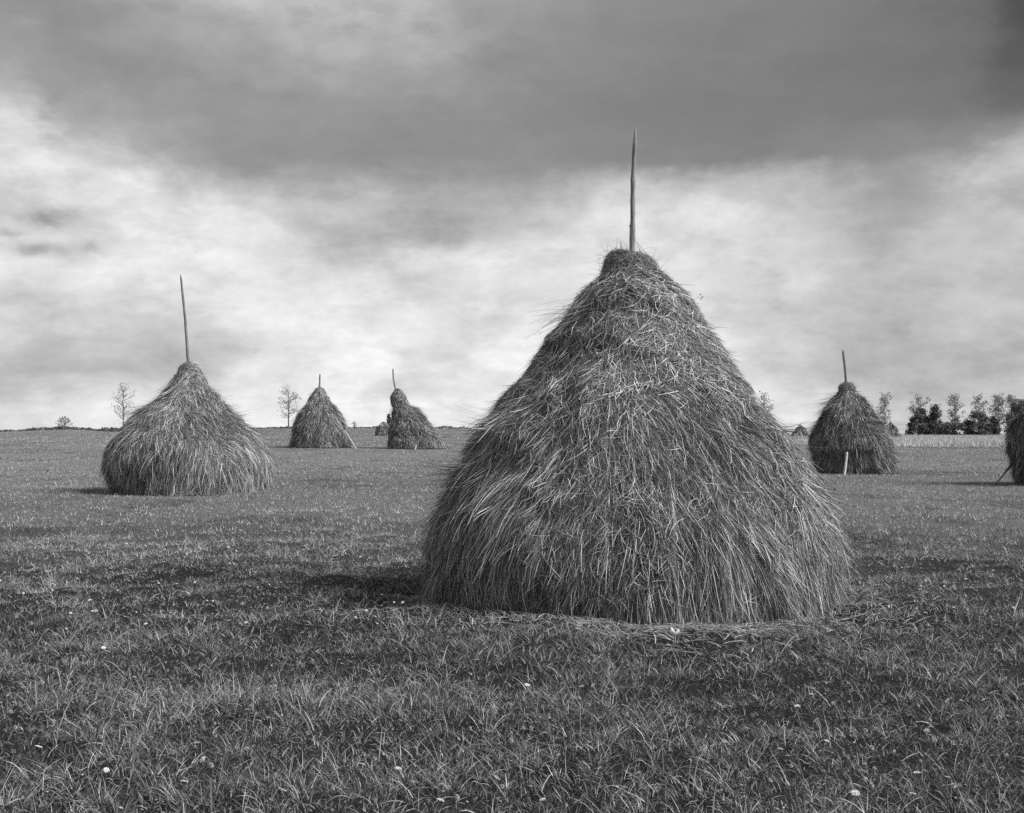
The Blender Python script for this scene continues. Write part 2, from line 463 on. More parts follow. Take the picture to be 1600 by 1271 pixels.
# ------------------------------------------------------------------ haystacks
def px_profile(rows, D, zg):
    """silhouette rows (photo row, left, right) at distance D -> height, x offset, radius"""
    a = np.array(rows, float)
    z = EYE + (HZ - a[:, 0]) / F * D - zg
    xl, xr = (a[:, 1] - 800) / F * D, (a[:, 2] - 800) / F * D
    return z, (xl + xr) / 2, (xr - xl) / 2
class Mound:
    splay, cut, tier = 0.15, None, None
    def __init__(s, z, xc, r, x0, amp=0.05, seed=0):
        # rows run from the top down; resample smoothly by arc length
        o = np.argsort(-z); z, xc, r = z[o], xc[o] - x0, r[o]
        z[-1] = -0.03
        z = np.concatenate([[z[0] + 0.001], z]); xc = np.concatenate([[xc[0]], xc]); r = np.concatenate([[0.002], r])
        d = np.concatenate([[0], np.cumsum(np.hypot(np.diff(z), np.diff(r)))])
        n = 160
        u = np.linspace(0, d[-1], n)
        zz, cc, rr = np.interp(u, d, z), np.interp(u, d, xc), np.interp(u, d, r)
        kern = np.hanning(9); kern /= kern.sum()
        sm = lambda v: np.convolve(np.pad(v, 4, mode='edge'), kern, 'valid')
        s.u, s.z, s.c, s.r = u, sm(zz), sm(cc), sm(rr)
        s.r[0] = 0.0
        s.len = d[-1]; s.amp = amp; s.seed = seed
        s.H = s.z[0]
    def at(s, th, u, off=0.0):
        uu = np.clip(u, 0, s.len)
        z = np.interp(uu, s.u, s.z); c = np.interp(uu, s.u, s.c); r = np.interp(uu, s.u, s.r)
        ct, st = np.cos(th), np.sin(th)
        k = s.amp * np.clip(r / 0.5, 0, 1)
        px, py = ct * np.maximum(r, 0.3), st * np.maximum(r, 0.3)
        d = k * (vnoise(px / 0.62, py / 0.62, z / 0.5, s.seed) + 0.55 * vnoise(px / 0.25, py / 0.25, z / 0.3, s.seed + 1))
        if s.tier:                             # overlapping layers: each swells downwards, then steps in
            p_, a_ = s.tier
            ph_ = -z / p_ + 0.9 * vnoise(px / 0.8, py / 0.8, z / 0.8, s.seed + 5) + 0.25 * vnoise(px / 0.25, py / 0.25, z / 0.5, s.seed + 6)
            f_ = ph_ - np.floor(ph_)
            f_ = np.where(f_ < 0.86, f_ / 0.86, 1 - sstep(0.86, 1.0, f_))
            d = d + a_ * (f_ - 0.5) * np.clip(r / 0.5, 0, 1) * np.clip(0.45 + 0.9 * vnoise(px / 0.9, py / 0.9, z / 0.9, s.seed + 7), 0.1, 1.1) * sstep(0.1, 0.45, z)
        if s.cut:                              # hay eaten away at the foot: (direction, half width, height, depth)
            a_, w_, h_, dp_ = s.cut
            dd = np.abs((th - a_ + np.pi) % (2 * np.pi) - np.pi)
            d = d - dp_ * (1 - sstep(w_ * 0.6, w_, dd)) * (1 - sstep(h_ - 0.12, h_ + 0.05, z))
        # slope normal in the (r,z) plane
        e = 0.02 * s.len
        dr = np.interp(np.clip(uu + e, 0, s.len), s.u, s.r) - np.interp(np.clip(uu - e, 0, s.len), s.u, s.r)
        dz = np.interp(np.clip(uu + e, 0, s.len), s.u, s.z) - np.interp(np.clip(uu - e, 0, s.len), s.u, s.z)
        ln = np.maximum(np.hypot(dr, dz), 1e-9)
        nr_, nz_ = -dz / ln, dr / ln
        o = d + off
        P = np.stack([c + ct * (r + nr_ * o), st * (r + nr_ * o), z + nz_ * o], -1)
        nrm = np.stack([ct * nr_, st * nr_, nz_], -1)
        return P, nrm, r
    def core(s, g, nth=110, nu=90, inset=0.05, tone=0.13):
        th = np.linspace(0, 2 * np.pi, nth, endpoint=False)
        u = np.linspace(0, s.len, nu)
        T, U = np.meshgrid(th, u)
        P, _, _ = s.at(T, U, -inset)
        # rough thatch texture on the packed core
        P = P + (0.012 * rng.normal(size=P.shape)) * np.clip(U / (0.15 * s.len), 0, 1)[..., None]
        i = np.arange(nu - 1)[:, None] * nth; j = np.arange(nth)[None, :]; j2 = (j + 1) % nth
        Q = np.stack([i + j, i + j2, i + nth + j2, i + nth + j], -1).reshape(-1, 4)
        tn = tone * np.exp(0.25 * rng.normal(size=nth * nu))  # core darker than the stalks: shade in the gaps put into its tone
        g.add(P, Q, None, tn)
    def pick(s, n, r_pow=1.0):
        cdf = np.cumsum(np.maximum(s.r, 0.03) ** r_pow); cdf /= cdf[-1]
        return np.interp(rng.random(n), cdf, s.u)
    def strands(s, g, th, u, ang, length, lift, base, width, tone, n=6, curl=None, droop=0.0):
        m = len(th)
        curl = np.zeros(m) if curl is None else curl
        P = np.zeros((m, n, 3)); NR = np.zeros((m, n, 3))
        t_, u_ = th.copy(), u.copy()
        for k in range(n):
            f = k / (n - 1)
            a = ang + curl * (f - 0.3)
            p, nr_, r = s.at(t_, u_, base + lift * f ** 1.4)
            over = np.clip(u_ - s.len, 0, None)
            p[:, 2] = np.maximum(p[:, 2] - droop * f * f * length, 0.012)
            p[:, :2] += nr_[:, :2] * (over * s.splay)[:, None]
            P[:, k], NR[:, k] = p, nr_
            st = length / (n - 1)
            u_ = u_ + np.cos(a) * st
            t_ = t_ + np.sin(a) * st / np.maximum(r, 0.12)
        tan = unit(np.gradient(P, axis=1))
        tw = rng.normal(0, 0.7, m)[:, None, None]
        bi = unit(np.cross(tan, NR))
        side = unit(bi * np.cos(tw) + np.cross(tan, bi) * np.sin(tw))
        tp = np.linspace(0, 1, n)
        w = width[:, None] * (1 - 0.75 * tp ** 2)[None, :]
        ribbons(g, P, side, w, tone)

def thatch(mo, g, n_clump, per, n_loose, wid, len_lo, len_hi, tone=0.27, lift=0.05, field=None, wrap_z=None, tangle=None, face=None, lock=0.05):
    """locks of hay combed down the slope, plus loose stalks lying across them"""
    if face is None:
        thc = rng.random(n_clump) * 2 * np.pi
    else:                                     # more of the locks go on the side towards the camera
        thc = np.where(rng.random(n_clump) < face, -np.pi / 2 + (rng.random(n_clump) - 0.5) * np.pi * 1.15, rng.random(n_clump) * 2 * np.pi)
    uc = mo.pick(n_clump)
    zc = np.interp(uc, mo.u, mo.z); rc = np.interp(uc, mo.u, mo.r)
    x, y = np.cos(thc) * rc, np.sin(thc) * rc
    a = 0.45 * vnoise(x / 0.8, y / 0.8, zc / 0.7, 31 + mo.seed) + 0.35 * vnoise(x / 0.3, y / 0.3, zc / 0.3, 32 + mo.seed) + 0.12 * rng.normal(size=n_clump)
    L_ = len_lo + (len_hi - len_lo) * rng.random(n_clump)
    shag = 0.6 + 0.8 * np.clip(vnoise(x / 0.55, y / 0.55, zc / 0.4, 33 + mo.seed) + 0.3, 0, 1)
    lf = lift * shag * np.exp(0.5 * rng.normal(size=n_clump))
    tn = tone * np.exp(0.40 * rng.normal(size=n_clump)) * (1 + 0.5 * vnoise(x / 0.9, y / 0.9, zc / 0.6, 34 + mo.seed))
    if wrap_z is not None:                    # near the top the hay is wound round the pole
        w = sstep(wrap_z[0], wrap_z[1], zc)
        sgn = np.where(rng.random(n_clump) < 0.75, 1, -1)
        a = a * (1 - w) + w * (sgn * (1.25 + 0.25 * rng.normal(size=n_clump)))
        L_ = L_ * (1 - 0.35 * w); lf = lf * (1 - 0.6 * w)
    if tangle is not None:                    # a belt of tangled stalks
        w = sstep(tangle[0], tangle[1], zc) * (1 - sstep(tangle[2], tangle[3], zc))
        a = a + w * 0.8 * rng.normal(size=n_clump); L_ = L_ * (1 - 0.35 * w); lf = lf * (1 - 0.55 * w)
    k = np.repeat(np.arange(n_clump), per)
    m = len(k)
    spread = lock * (0.5 + rng.random(n_clump))
    th = thc[k] + rng.normal(size=m) * spread[k] / np.maximum(rc[k], 0.15)
    u = np.clip(uc[k] + rng.normal(size=m) * spread[k] * 1.6, 0, mo.len * 0.995)
    # locks converge a little towards their tips
    conv = -(th - thc[k]) * np.maximum(rc[k], 0.15) / np.maximum(L_[k], 0.1) * 0.6
    mo.strands(g, th, u, a[k] + conv + 0.10 * rng.normal(size=m), L_[k] * (0.6 + 0.7 * rng.random(m)), lf[k] * (0.5 + rng.random(m)),
               -0.03 + 0.035 * rng.random(m), wid * np.exp(0.3 * rng.normal(size=m)), np.clip(tn[k] * np.where(rng.random(m) < 0.22, 2.5, 0.36) * np.exp(0.40 * rng.normal(size=m)), 0.025, 0.88),
               n=6, curl=0.35 * rng.normal(size=m), droop=0.04)
    if n_loose:
        m = n_loose
        th = -np.pi / 2 + (rng.random(m) - 0.5) * np.pi * 1.3 if face else rng.random(m) * 2 * np.pi
        u = mo.pick(m)
        z = np.interp(u, mo.u, mo.z)
        mo.strands(g, th, u, 0.75 * rng.normal(size=m), len_lo * (0.4 + 0.8 * rng.random(m)), 0.03 * rng.random(m) * lift / 0.05, 0.01 + 0.03 * rng.random(m),
                   wid * 0.9 * np.exp(0.3 * rng.normal(size=m)), np.clip(tone * np.where(rng.random(m) < 0.34, 2.4, 0.5) * np.exp(0.42 * rng.normal(size=m)), 0.03, 0.88), n=5, curl=0.45 * rng.normal(size=m))
def strays(mo, g, n, wid, length, lift, tone=0.22):
    """single stalks standing off the surface, seen along the outline"""
    th = rng.random(n) * 2 * np.pi
    u = mo.pick(n)
    mo.strands(g, th, u, 0.9 * rng.normal(size=n), length * (0.4 + rng.random(n)), lift * np.abs(rng.normal(size=n)), np.full(n, 0.0),
               np.full(n, wid), np.clip(tone * np.exp(0.3 * rng.normal(size=n)), 0.05, 0.5), n=6, curl=0.6 * rng.normal(size=n), droop=0.12)

def pole_mesh(name, pts, r0, r1, tip=0.15, tone=0.3, seed=0, knots=5, n=12):
    """a barked pole: sections through the points, tapering, with knots and a cut point"""
    g = Geo()
    pts = np.asarray(pts, float)
    d = np.concatenate([[0], np.cumsum(np.linalg.norm(np.diff(pts, axis=0), axis=1))])
    k = 40
    u = np.concatenate([np.linspace(0, d[-1] - tip, k), [d[-1] - tip * 0.5, d[-1]]])
    P = np.stack([np.interp(u, d, pts[:, i]) for i in range(3)], -1)
    rr = np.random.default_rng(seed)
    P[:, :2] += np.cumsum(rr.normal(size=(len(u), 2)) * 0.0012, axis=0)
    rad = r0 + (r1 - r0) * u / d[-1]
    rad = rad * (1 + 0.05 * rr.normal(size=len(u)))
    rad[-2], rad[-1] = rad[-3] * 0.66, rad[-3] * 0.22
    tube(g, P, rad, n, tone, 0.035, seed)
    for q in range(knots):                                   # stubs where side twigs were cut
        i = int(rr.integers(k // 3, k - 2)); a = rr.random() * 2 * np.pi
        dirn = np.array([math.cos(a), math.sin(a), 0.35])
        tube(g, np.array([P[i] + dirn * rad[i] * 0.5, P[i] + dirn * rad[i] * 1.18]), [rad[i] * 0.42, rad[i] * 0.26], 7, tone * 0.35)
    return g.mesh(name, M_WOOD)

STACKS = []      # centre, base radius: grass keeps out
def stand(D, rows, extra_z=0.0):
    a = np.array(rows, float)
    xb = ((a[-1, 1] + a[-1, 2]) / 2 - 800) / F * D
    zg = float(ground(np.array([xb]), np.array([D]))[0]) + extra_z
    return xb, zg

# ---- the big haystack in front
D0 = 11.2
rows0 = [(412, 955, 1022), (425, 940, 1036), (448, 914, 1062), (466, 894, 1080), (484, 880, 1090), (506, 866, 1102), (531, 845, 1118), (566, 821, 1140), (596, 801, 1160),
         (627, 779, 1182), (659, 757, 1206), (695, 736, 1234), (724, 722, 1254), (755, 704, 1270), (808, 677, 1294), (851, 664, 1306), (890, 664, 1306), (915, 670, 1302), (935, 676, 1298)]
xb, zg = stand(D0, rows0)
main = empty('haystack', (xb, D0, zg), 'largest haystack, shaggy cone in the foreground with a tall pointed pole', 'haystack', 'haystacks in the meadow')
z, xc, r = px_profile(rows0, D0, zg)
r = r - 0.075
m0 = Mound(z, xc, r, xb, amp=0.042, seed=40)
m0.tier = (0.66, 0.05)
STACKS.append((xb, D0, 1.98))
g = Geo()
m0.core(g, 240, 200, 0.06, 0.045)
thatch(m0, g, 3600, 36, 24000, 0.0042, 0.20, 0.66, 0.37, 0.062, wrap_z=(2.55, 2.85), tangle=(1.9, 2.1, 2.5, 2.7), face=0.72)
# short broken bits caught in the surface, lying every way
m = 26000
m0.strands(g, -np.pi / 2 + (rng.random(m) - 0.5) * np.pi * 1.3, m0.pick(m), 1.1 * rng.normal(size=m), 0.05 + 0.16 * rng.random(m) ** 1.5, 0.03 * rng.random(m), -0.005 + 0.035 * rng.random(m), 0.004 * np.exp(0.3 * rng.normal(size=m)),
           np.clip(np.where(rng.random(m) < 0.25, 0.65, 0.11) * np.exp(0.45 * rng.normal(size=m)), 0.02, 0.85), n=4, curl=0.8 * rng.normal(size=m))
strays(m0, g, 700, 0.0035, 0.30, 0.04)
def stalks(mo, g, th, zz, dirs, length, width, tone, sag=0.12, heads=0.0):
    """stiff stalks that shoot off the surface along a straight, slightly sagging line"""
    m = len(th)
    p0, nr_, _ = mo.at(th, np.interp(-zz, -mo.z, mo.u), -0.02)
    f = np.linspace(0, 1, 6)
    dirs = unit(dirs)
    P = p0[:, None, :] + dirs[:, None, :] * (length[:, None] * f[None, :])[..., None]
    P[:, :, 2] -= sag * length[:, None] * f[None, :] ** 2
    tan = unit(np.gradient(P, axis=1))
    sd = unit(np.cross(tan, np.broadcast_to(rng.normal(size=(m, 1, 3)), tan.shape)))
    hd = rng.random(m) < heads
    ribbons(g, P, sd, np.where(hd, width * 1.7, width)[:, None] * (1 - 0.55 * f)[None, :], np.where(hd, 0.07, tone))
    for q in np.nonzero(hd)[0]:           # seed heads
        for _ in range(3):
            c = P[q, 5] + rng.normal(0, 0.012, 3)
            tube(g, np.array([c - [0, 0, 0.007], c, c + [0, 0, 0.007]]), [0.003, 0.007, 0.003], 6, 0.05)
# long stalks blown out to the left below the cap
m = 70
th = np.pi + 0.15 + 0.75 * rng.random(m)
stalks(m0, g, th, 2.80 + 0.06 * rng.normal(size=m), np.stack([-np.ones(m), 0.15 * rng.normal(size=m), -0.22 + 0.14 * rng.normal(size=m)], -1), 0.18 + 0.36 * rng.random(m) ** 1.5, 0.0042, 0.36 * np.exp(0.35 * rng.normal(size=m)))
# single stalks standing out all round
m = 260
th = rng.random(m) * 2 * np.pi
zz = 0.5 + 2.6 * rng.random(m) ** 0.7
stalks(m0, g, th, zz, np.stack([np.cos(th) + 0.5 * rng.normal(size=m), np.sin(th) + 0.5 * rng.normal(size=m), -0.5 + 0.55 * rng.normal(size=m)], -1), 0.1 + 0.22 * rng.random(m), 0.0036, 0.16 * np.exp(0.4 * rng.normal(size=m)), heads=0.12)
obj('hay', g.mesh('hay', M_HAY), main)
zt = m0.H
def hay_cap(rows, D, zg, xb, wid, n, n_out, seed):
    """the wad of twisted hay wound round the pole at the top"""
    z, xc, r = px_profile(rows, D, zg)
    k_ = D / 11.2
    mc = Mound(z.copy(), xc.copy(), r.copy(), xb, amp=0.075 if k_ < 1.5 else 0.02 * k_, seed=seed)
    z = np.concatenate([[z[0] + 0.002], z]); xc = np.concatenate([[xc[0]], xc]) - xb; r = np.concatenate([[0.0], np.maximum(r - (0.015 if k_ < 1.5 else 0.09), 0.02)])
    d = np.concatenate([[0], np.cumsum(np.hypot(np.diff(z), np.diff(r)))])
    mc.len = d[-1]; mc.u = np.linspace(0, d[-1], 80)
    mc.z, mc.c, mc.r = (np.interp(mc.u, d, v) for v in (z, xc, r))
    g = Geo()
    mc.core(g, 60, 30, 0.03, 0.11)
    m = n
    mc.strands(g, rng.random(m) * 2 * np.pi, mc.pick(m), 1.5 + 0.6 * rng.normal(size=m), (0.10 + 0.2 * rng.random(m)) * k_ ** 0.5, 0.05 * rng.random(m) * k_ ** 0.5, -0.03 + 0.04 * rng.random(m), np.full(m, wid),
               np.clip(0.22 * np.exp(0.5 * rng.normal(size=m)), 0.04, 0.55), n=6, curl=1.2 * rng.normal(size=m))
    m = n // 4                                               # wisps hanging over the shoulder
    mc.strands(g, rng.random(m) * 2 * np.pi, mc.pick(m), 0.8 * rng.normal(size=m), (0.08 + 0.16 * rng.random(m)) * k_ ** 0.5, 0.05 * rng.random(m) * k_ ** 0.5, -0.01 + 0.03 * rng.random(m), np.full(m, wid),
               np.clip(0.26 * np.exp(0.5 * rng.normal(size=m)), 0.04, 0.6), n=6, curl=0.8 * rng.normal(size=m))
    m = n_out
    mc.strands(g, rng.random(m) * 2 * np.pi, mc.pick(m), 2.0 * rng.normal(size=m), 0.08 + 0.18 * rng.random(m), 0.04 + 0.14 * rng.random(m), np.full(m, 0.0), np.full(m, wid * 0.85), np.full(m, 0.16), n=6, curl=0.5 * rng.normal(size=m))
    return g.mesh('hay_cap', M_HAY)
rows_c = [(395, 960, 980), (398, 955, 994), (402, 950, 1008), (408, 947, 1018), (415, 947, 1024), (423, 945, 1027), (432, 946, 1028), (441, 950, 1024)]
obj('hay_cap', hay_cap(rows_c, D0, zg, xb, 0.0042, 4200, 200, 60), main)
at = lambda px, py, D, x0, z0: ((px - 800) / F * D - x0, 0.0, EYE + (HZ - py) / F * D - z0)
P = [at(986.5, 640, D0, xb, zg), at(988, 398, D0, xb, zg), at(988.7, 330, D0, xb, zg), at(990.5, 265, D0, xb, zg), at(993, 196, D0, xb, zg)]
obj('pole', pole_mesh('pole', P, 0.037, 0.019, 0.2, 0.24, 3, 12), main)

# ---- the others
def haystack(D, rows, label, pole, wid, n_clump, per, n_loose, lens, seed, tone=0.27, lift=0.09, poler=(0.045, 0.03), amp=0.07, wrap=0.86, extra_z=0.0, lock=0.10, cut=None, cap=None):
    xb, zg = stand(D, rows, extra_z)
    e = empty('haystack', (xb, D, zg), label, 'haystack', 'haystacks in the meadow')
    z, xc, r = px_profile(rows, D, zg)
    mo = Mound(z, xc, r - lift * 0.9 - 0.13 * np.clip(r / 1.6, 0, 1), xb, amp=amp, seed=seed)
    mo.cut = cut
    mo.tier = (0.6, 0.05)
    g = Geo()
    mo.core(g, 120, 100, 0.06, 0.09)
    thatch(mo, g, n_clump, per, n_loose, wid, lens[0], lens[1], tone, lift, wrap_z=(mo.H * wrap, mo.H * min(wrap + 0.08, 0.98)), face=0.7, lock=lock)
    strays(mo, g, n_clump // 8, wid * 0.5, lens[0] * 0.8, 0.04)
    obj('hay', g.mesh('hay', M_HAY), e)
    if cap:
        obj('hay_cap', hay_cap(cap, D, zg, xb, wid, 1100, 35, seed + 3), e)
    if pole:
        P = [at(px, py, D, xb, zg) for px, py in pole]
        obj('pole', pole_mesh('pole', P, poler[0], poler[1], 0.12, 0.2, seed, 4), e)
    STACKS.append((xb, D, float(np.max(mo.r)) * 0.96))
    return e, mo, xb, zg

rows1 = [(568, 290, 302), (572, 282, 310), (577, 275, 316), (583, 273, 321), (605, 261, 336), (620, 246, 349), (635, 228, 362), (656, 204, 384), (672, 187, 397), (695, 169, 416), (713, 163, 425),
         (725, 161, 427), (740, 165, 424), (755, 168, 421), (770, 171, 417)]
e1 = haystack(31.0, rows1, 'broad bell-shaped haystack with a long thin pole leaning slightly left', [(297, 640), (294, 570), (289, 500), (282, 429)], 0.0075, 2600, 28, 13000,
              (0.35, 0.75), 70, 0.38, 0.085, (0.05, 0.027), cap=[(568, 288, 302), (571, 281, 309), (575, 276, 314), (580, 274, 317), (585, 276, 318), (590, 282, 312)])
rows2 = [(605, 496, 504), (608, 491, 508), (614, 487, 512), (620, 484, 516), (628, 479, 520), (636, 473, 526), (648, 464, 535), (656, 461, 539), (666, 457, 542), (682, 454, 546), (692, 451, 549), (699, 450, 551)]
e2 = haystack(82.0, rows2, 'rounded cone haystack far off, a pale stick against its right side', [(499, 640), (499, 606), (500, 584)], 0.015, 1300, 22, 4500, (0.5, 0.9), 80, 0.31, 0.12, (0.07, 0.055))
rows3 = [(608, 617, 626), (611, 613, 631), (616, 610, 635), (622, 608, 638), (629, 608, 641), (635, 610, 644), (638, 612, 650), (643, 612, 657), (648, 611, 662), (657, 609, 669), (666, 607, 676), (680, 604, 685),
         (690, 603, 696), (701, 603, 702)]
e3 = haystack(80.0, rows3, 'lopsided haystack with a knob-like head and a bent pole', [(621, 640), (617.6, 608), (614.6, 592), (613.8, 576)], 0.015, 1300, 22, 4500, (0.3, 0.6), 90, 0.31, 0.09, (0.06, 0.05), wrap=0.8)
rows4 = [(599, 1317, 1328), (602, 1312, 1334), (607, 1310, 1337), (612, 1308, 1339), (616, 1305, 1342), (626, 1296, 1352), (643, 1285, 1364), (651, 1281, 1369), (672, 1269, 1388), (685, 1265, 1394), (696, 1263, 1397),
         (704, 1264, 1399), (716, 1267, 1399), (728, 1269, 1398), (740, 1271, 1396)]
e4 = haystack(45.5, rows4, 'rounded haystack with a wound cap and a pale post at its foot', [(1325, 660), (1322, 600), (1319.5, 570), (1316.5, 546)], 0.0105, 2200, 27, 9000, (0.4, 0.75), 100,
              0.29, 0.10, (0.06, 0.045), cut=(R(-118), R(52), 0.92, 0.17), cap=[(599, 1317, 1329), (601, 1313, 1334), (604, 1310, 1337), (608, 1309, 1338), (612, 1311, 1338), (615, 1314, 1334)])
rows5 = [(580, 1645, 1665), (588, 1638, 1672), (605, 1622, 1688), (629, 1600, 1710), (642, 1585, 1725), (657, 1575, 1735), (679, 1572, 1738), (702, 1574, 1736), (725, 1578, 1732), (742, 1581, 1729), (758, 1585, 1725)]
e5 = haystack(35.0, rows5, 'dark steep-sided haystack cut off by the right edge of the picture', [(1655, 640), (1654, 560), (1653, 500)], 0.011, 1600, 24, 5000, (0.35, 0.7), 110, 0.2, 0.09)
rows6 = [(663, 1249, 1252), (666, 1246, 1255), (671, 1242, 1259), (679, 1236, 1265), (686, 1232, 1269), (690, 1230, 1271)]
e6 = haystack(160.0, rows6, 'tiny distant haystack peeping out between the big haystack and the one on the right', None, 0.05, 250, 12, 300, (0.5, 0.8), 120, 0.25, 0.08)
rows7 = [(660, 1389.5, 1392.5), (664, 1386, 1396), (669, 1381, 1401), (676, 1376, 1406), (683, 1371, 1410), (687, 1369, 1412)]
e7 = haystack(158.0, rows7, 'tiny distant haystack half hidden behind the right-hand haystack', [(1391, 670), (1391, 656)], 0.05, 250, 12, 300, (0.5, 0.8), 130, 0.22, 0.08, (0.06, 0.06))
rows8 = [(660, 597, 602), (662, 594, 605), (666, 590, 609), (671, 588, 611), (676, 587, 612), (680, 587, 612)]
e8 = haystack(116.0, rows8, 'small low hay heap on the rise just left of the lopsided haystack', None, 0.04, 250, 12, 300, (0.4, 0.6), 140, 0.25, 0.06)

# ---- sticks and posts that lean on the stacks
def stick(name, p0, p1, r, tone, label, cat, bend=0.0, seed=0):
    p0, p1 = np.array(p0, float), np.array(p1, float)
    mid = (p0 + p1) / 2 + np.array([bend, 0, bend * 0.5])
    g = Geo()
    u = np.linspace(0, 1, 12)[:, None]
    P = (1 - u) ** 2 * p0 + 2 * u * (1 - u) * mid + u ** 2 * p1
    rr = np.random.default_rng(seed)
    tube(g, P, r * (1 - 0.25 * u[:, 0]) * (1 + 0.07 * rr.normal(size=12)), 9, tone, 0.05, seed)
    return tag(obj(name, g.mesh(name, M_WOOD, origin=p0), None, p0), label, cat)
def wp(px, py, D):
    return ((px - 800) / F * D, D, EYE + (HZ - py) / F * D)
stick('wooden_post', wp(1318.5, 746, 43.45), wp(1323.5, 707, 43.75), 0.055, 0.5, 'pale stripped wooden post propping the foot of the haystack on the right', 'post', 0.02, 5)
stick('wooden_stick', wp(557, 703, 79.0), wp(537, 672, 80.2), 0.05, 0.5, 'thin pale stick leaning on the right side of the rounded cone haystack', 'stick', 0.05, 6)
stick('wooden_rod', wp(1556, 757, 33.9), wp(1582, 724, 34.6), 0.035, 0.05, 'dark rod leaning against the haystack at the right edge', 'rod', 0.0, 7)
stick('wooden_peg', wp(648.5, 705, 77.3), wp(650, 696, 77.5), 0.06, 0.45, 'short pale peg at the foot of the lopsided haystack', 'peg', 0.0, 8)
stick('dry_branch', wp(1569, 660.5, 34.0), wp(1597, 650, 34.6), 0.022, 0.06, 'thin dark twig jutting out of the dark haystack at the right edge', 'twig', 0.01, 9)

# ------------------------------------------------------------------ grass
def keep_out(x, y, k=1.0):
    ok = np.ones(len(x), bool)
    for (sx, sy, sr) in STACKS:
        ok &= np.hypot(x - sx, y - sy) > sr * k * 0.95
    return ok
def scatter(n, y0, y1, power=1.0, half=0.5, margin=1.6):
    """random points of the ground between two distances, thinning with distance"""
    t = rng.random(n)
    y = y0 * (y1 / y0) ** t if power == 0 else (y0 ** power + t * (y1 ** power - y0 ** power)) ** (1 / power)
    x = (rng.random(n) * 2 - 1) * (half * y + margin)
    ok = keep_out(x, y)
    return x[ok], y[ok]
def lush(x, y):      # tussocks: where the turf is long and where it is thin
    return np.clip(0.5 + 0.55 * fbm(x / 0.75, y / 0.75, seed=50) + 0.35 * vnoise(x / 0.22, y / 0.22, seed=54), 0, 1.3)
def dry(x, y):       # patches with more dead, bleached blades
    return np.clip(0.5 + 0.6 * fbm(x / 3.0, y / 4.5, seed=60), 0, 1)
def albedo(x, y, n):
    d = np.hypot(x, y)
    base = 0.205 + 0.175 * sstep(9, 24, d) * (1 - 0.2 * sstep(45, 110, d))  # darker towards the camera: light falloff over the foreground put into the colour
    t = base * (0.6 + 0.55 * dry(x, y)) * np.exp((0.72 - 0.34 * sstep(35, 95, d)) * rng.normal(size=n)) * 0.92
    t = t * (1.12 - 0.6 * turf_spots(x, y))
    straw = rng.random(n) < (0.07 + 0.10 * dry(x, y)) * (1 - 0.75 * sstep(10, 38, d))
    t = np.where(straw, 0.46 * np.exp(0.3 * rng.normal(size=n)), t)
    return np.clip(t, 0.025, 0.5)
def grass(g, n, y0, y1, segs, wid, lo, hi, power, lean=(0.15, 1.0), bendr=(0.3, 1.3), tuft=None):
    x, y = scatter(n, y0, y1, power)
    lu = lush(x, y)
    k = rng.random(len(x)) < 0.55 + 0.6 * lu
    x, y, lu = x[k], y[k], lu[k]
    n = len(x)
    azr = None
    if tuft:                                  # most blades grow in tufts and spread out from them
        nt_ = max(1, int(n / tuft[0]))
        tx, ty = scatter(nt_, y0, y1, power)
        ti = rng.integers(0, len(tx), n)
        inn = rng.random(n) < 0.62
        ra, rr_ = rng.random(n) * 2 * np.pi, tuft[1] * np.sqrt(rng.random(n)) * (0.6 + 0.9 * rng.random(len(tx)))[ti]
        x = np.where(inn, tx[ti] + rr_ * np.cos(ra), x); y = np.where(inn, ty[ti] + rr_ * np.sin(ra), y)
        azr = np.where(inn, ra + 0.5 * rng.normal(size=n), np.nan)
        tt = np.where(inn, np.exp(0.40 * rng.normal(size=len(tx)))[ti], 0.8)
        th_ = np.where(inn, (0.6 + 0.95 * rng.random(len(tx)) ** 1.5)[ti], 0.75)
        lu = lush(x, y)
    Ln = (lo + (hi - lo) * rng.random(n) ** 2.2) * (0.45 + 0.85 * lu)
    comb = 2.2 * fbm(x / 0.9, y / 0.9, seed=70)
    azm = comb * np.pi + rng.normal(size=n) * 1.9
    t0 = lean[0] + (lean[1] - lean[0]) * rng.random(n)
    t1 = t0 + bendr[0] + (bendr[1] - bendr[0]) * rng.random(n)
    if azr is not None:
        azm = np.where(np.isnan(azr), azm, azr); Ln = Ln * th_
    dx, dy = np.cos(azm), np.sin(azm)
    side = np.stack([-dy, dx, np.zeros(n)], -1)
    tw = rng.normal(0, 0.8, n)
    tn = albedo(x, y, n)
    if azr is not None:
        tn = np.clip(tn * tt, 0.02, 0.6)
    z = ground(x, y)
    w = wid * np.exp(0.3 * rng.normal(size=n))
    P = np.zeros((n, segs + 1, 3)); P[:, 0] = np.stack([x, y, z - 0.01], -1)
    SD = np.zeros_like(P)
    for s_ in range(segs + 1):
        f = s_ / segs
        th = t0 + (t1 - t0) * f
        tang = np.stack([dx * np.sin(th), dy * np.sin(th), np.cos(th)], -1)
        if s_ < segs:
            thm = t0 + (t1 - t0) * (f + 0.5 / segs)
            stp = np.stack([dx * np.sin(thm), dy * np.sin(thm), np.cos(thm)], -1)
            P[:, s_ + 1] = P[:, s_] + stp * (Ln / segs)[:, None]
        SD[:, s_] = unit(side * np.cos(tw)[:, None] + np.cross(tang, side) * np.sin(tw)[:, None])
    if segs == 1:
        blades_tri(g, P[:, 0], P[:, 1], SD[:, 0], w, tn)
    else:
        tp = np.linspace(0, 1, segs + 1)
        ribbons(g, P, SD, w[:, None] * (1 - 0.9 * tp ** 1.6)[None, :], tn)
g = Geo()
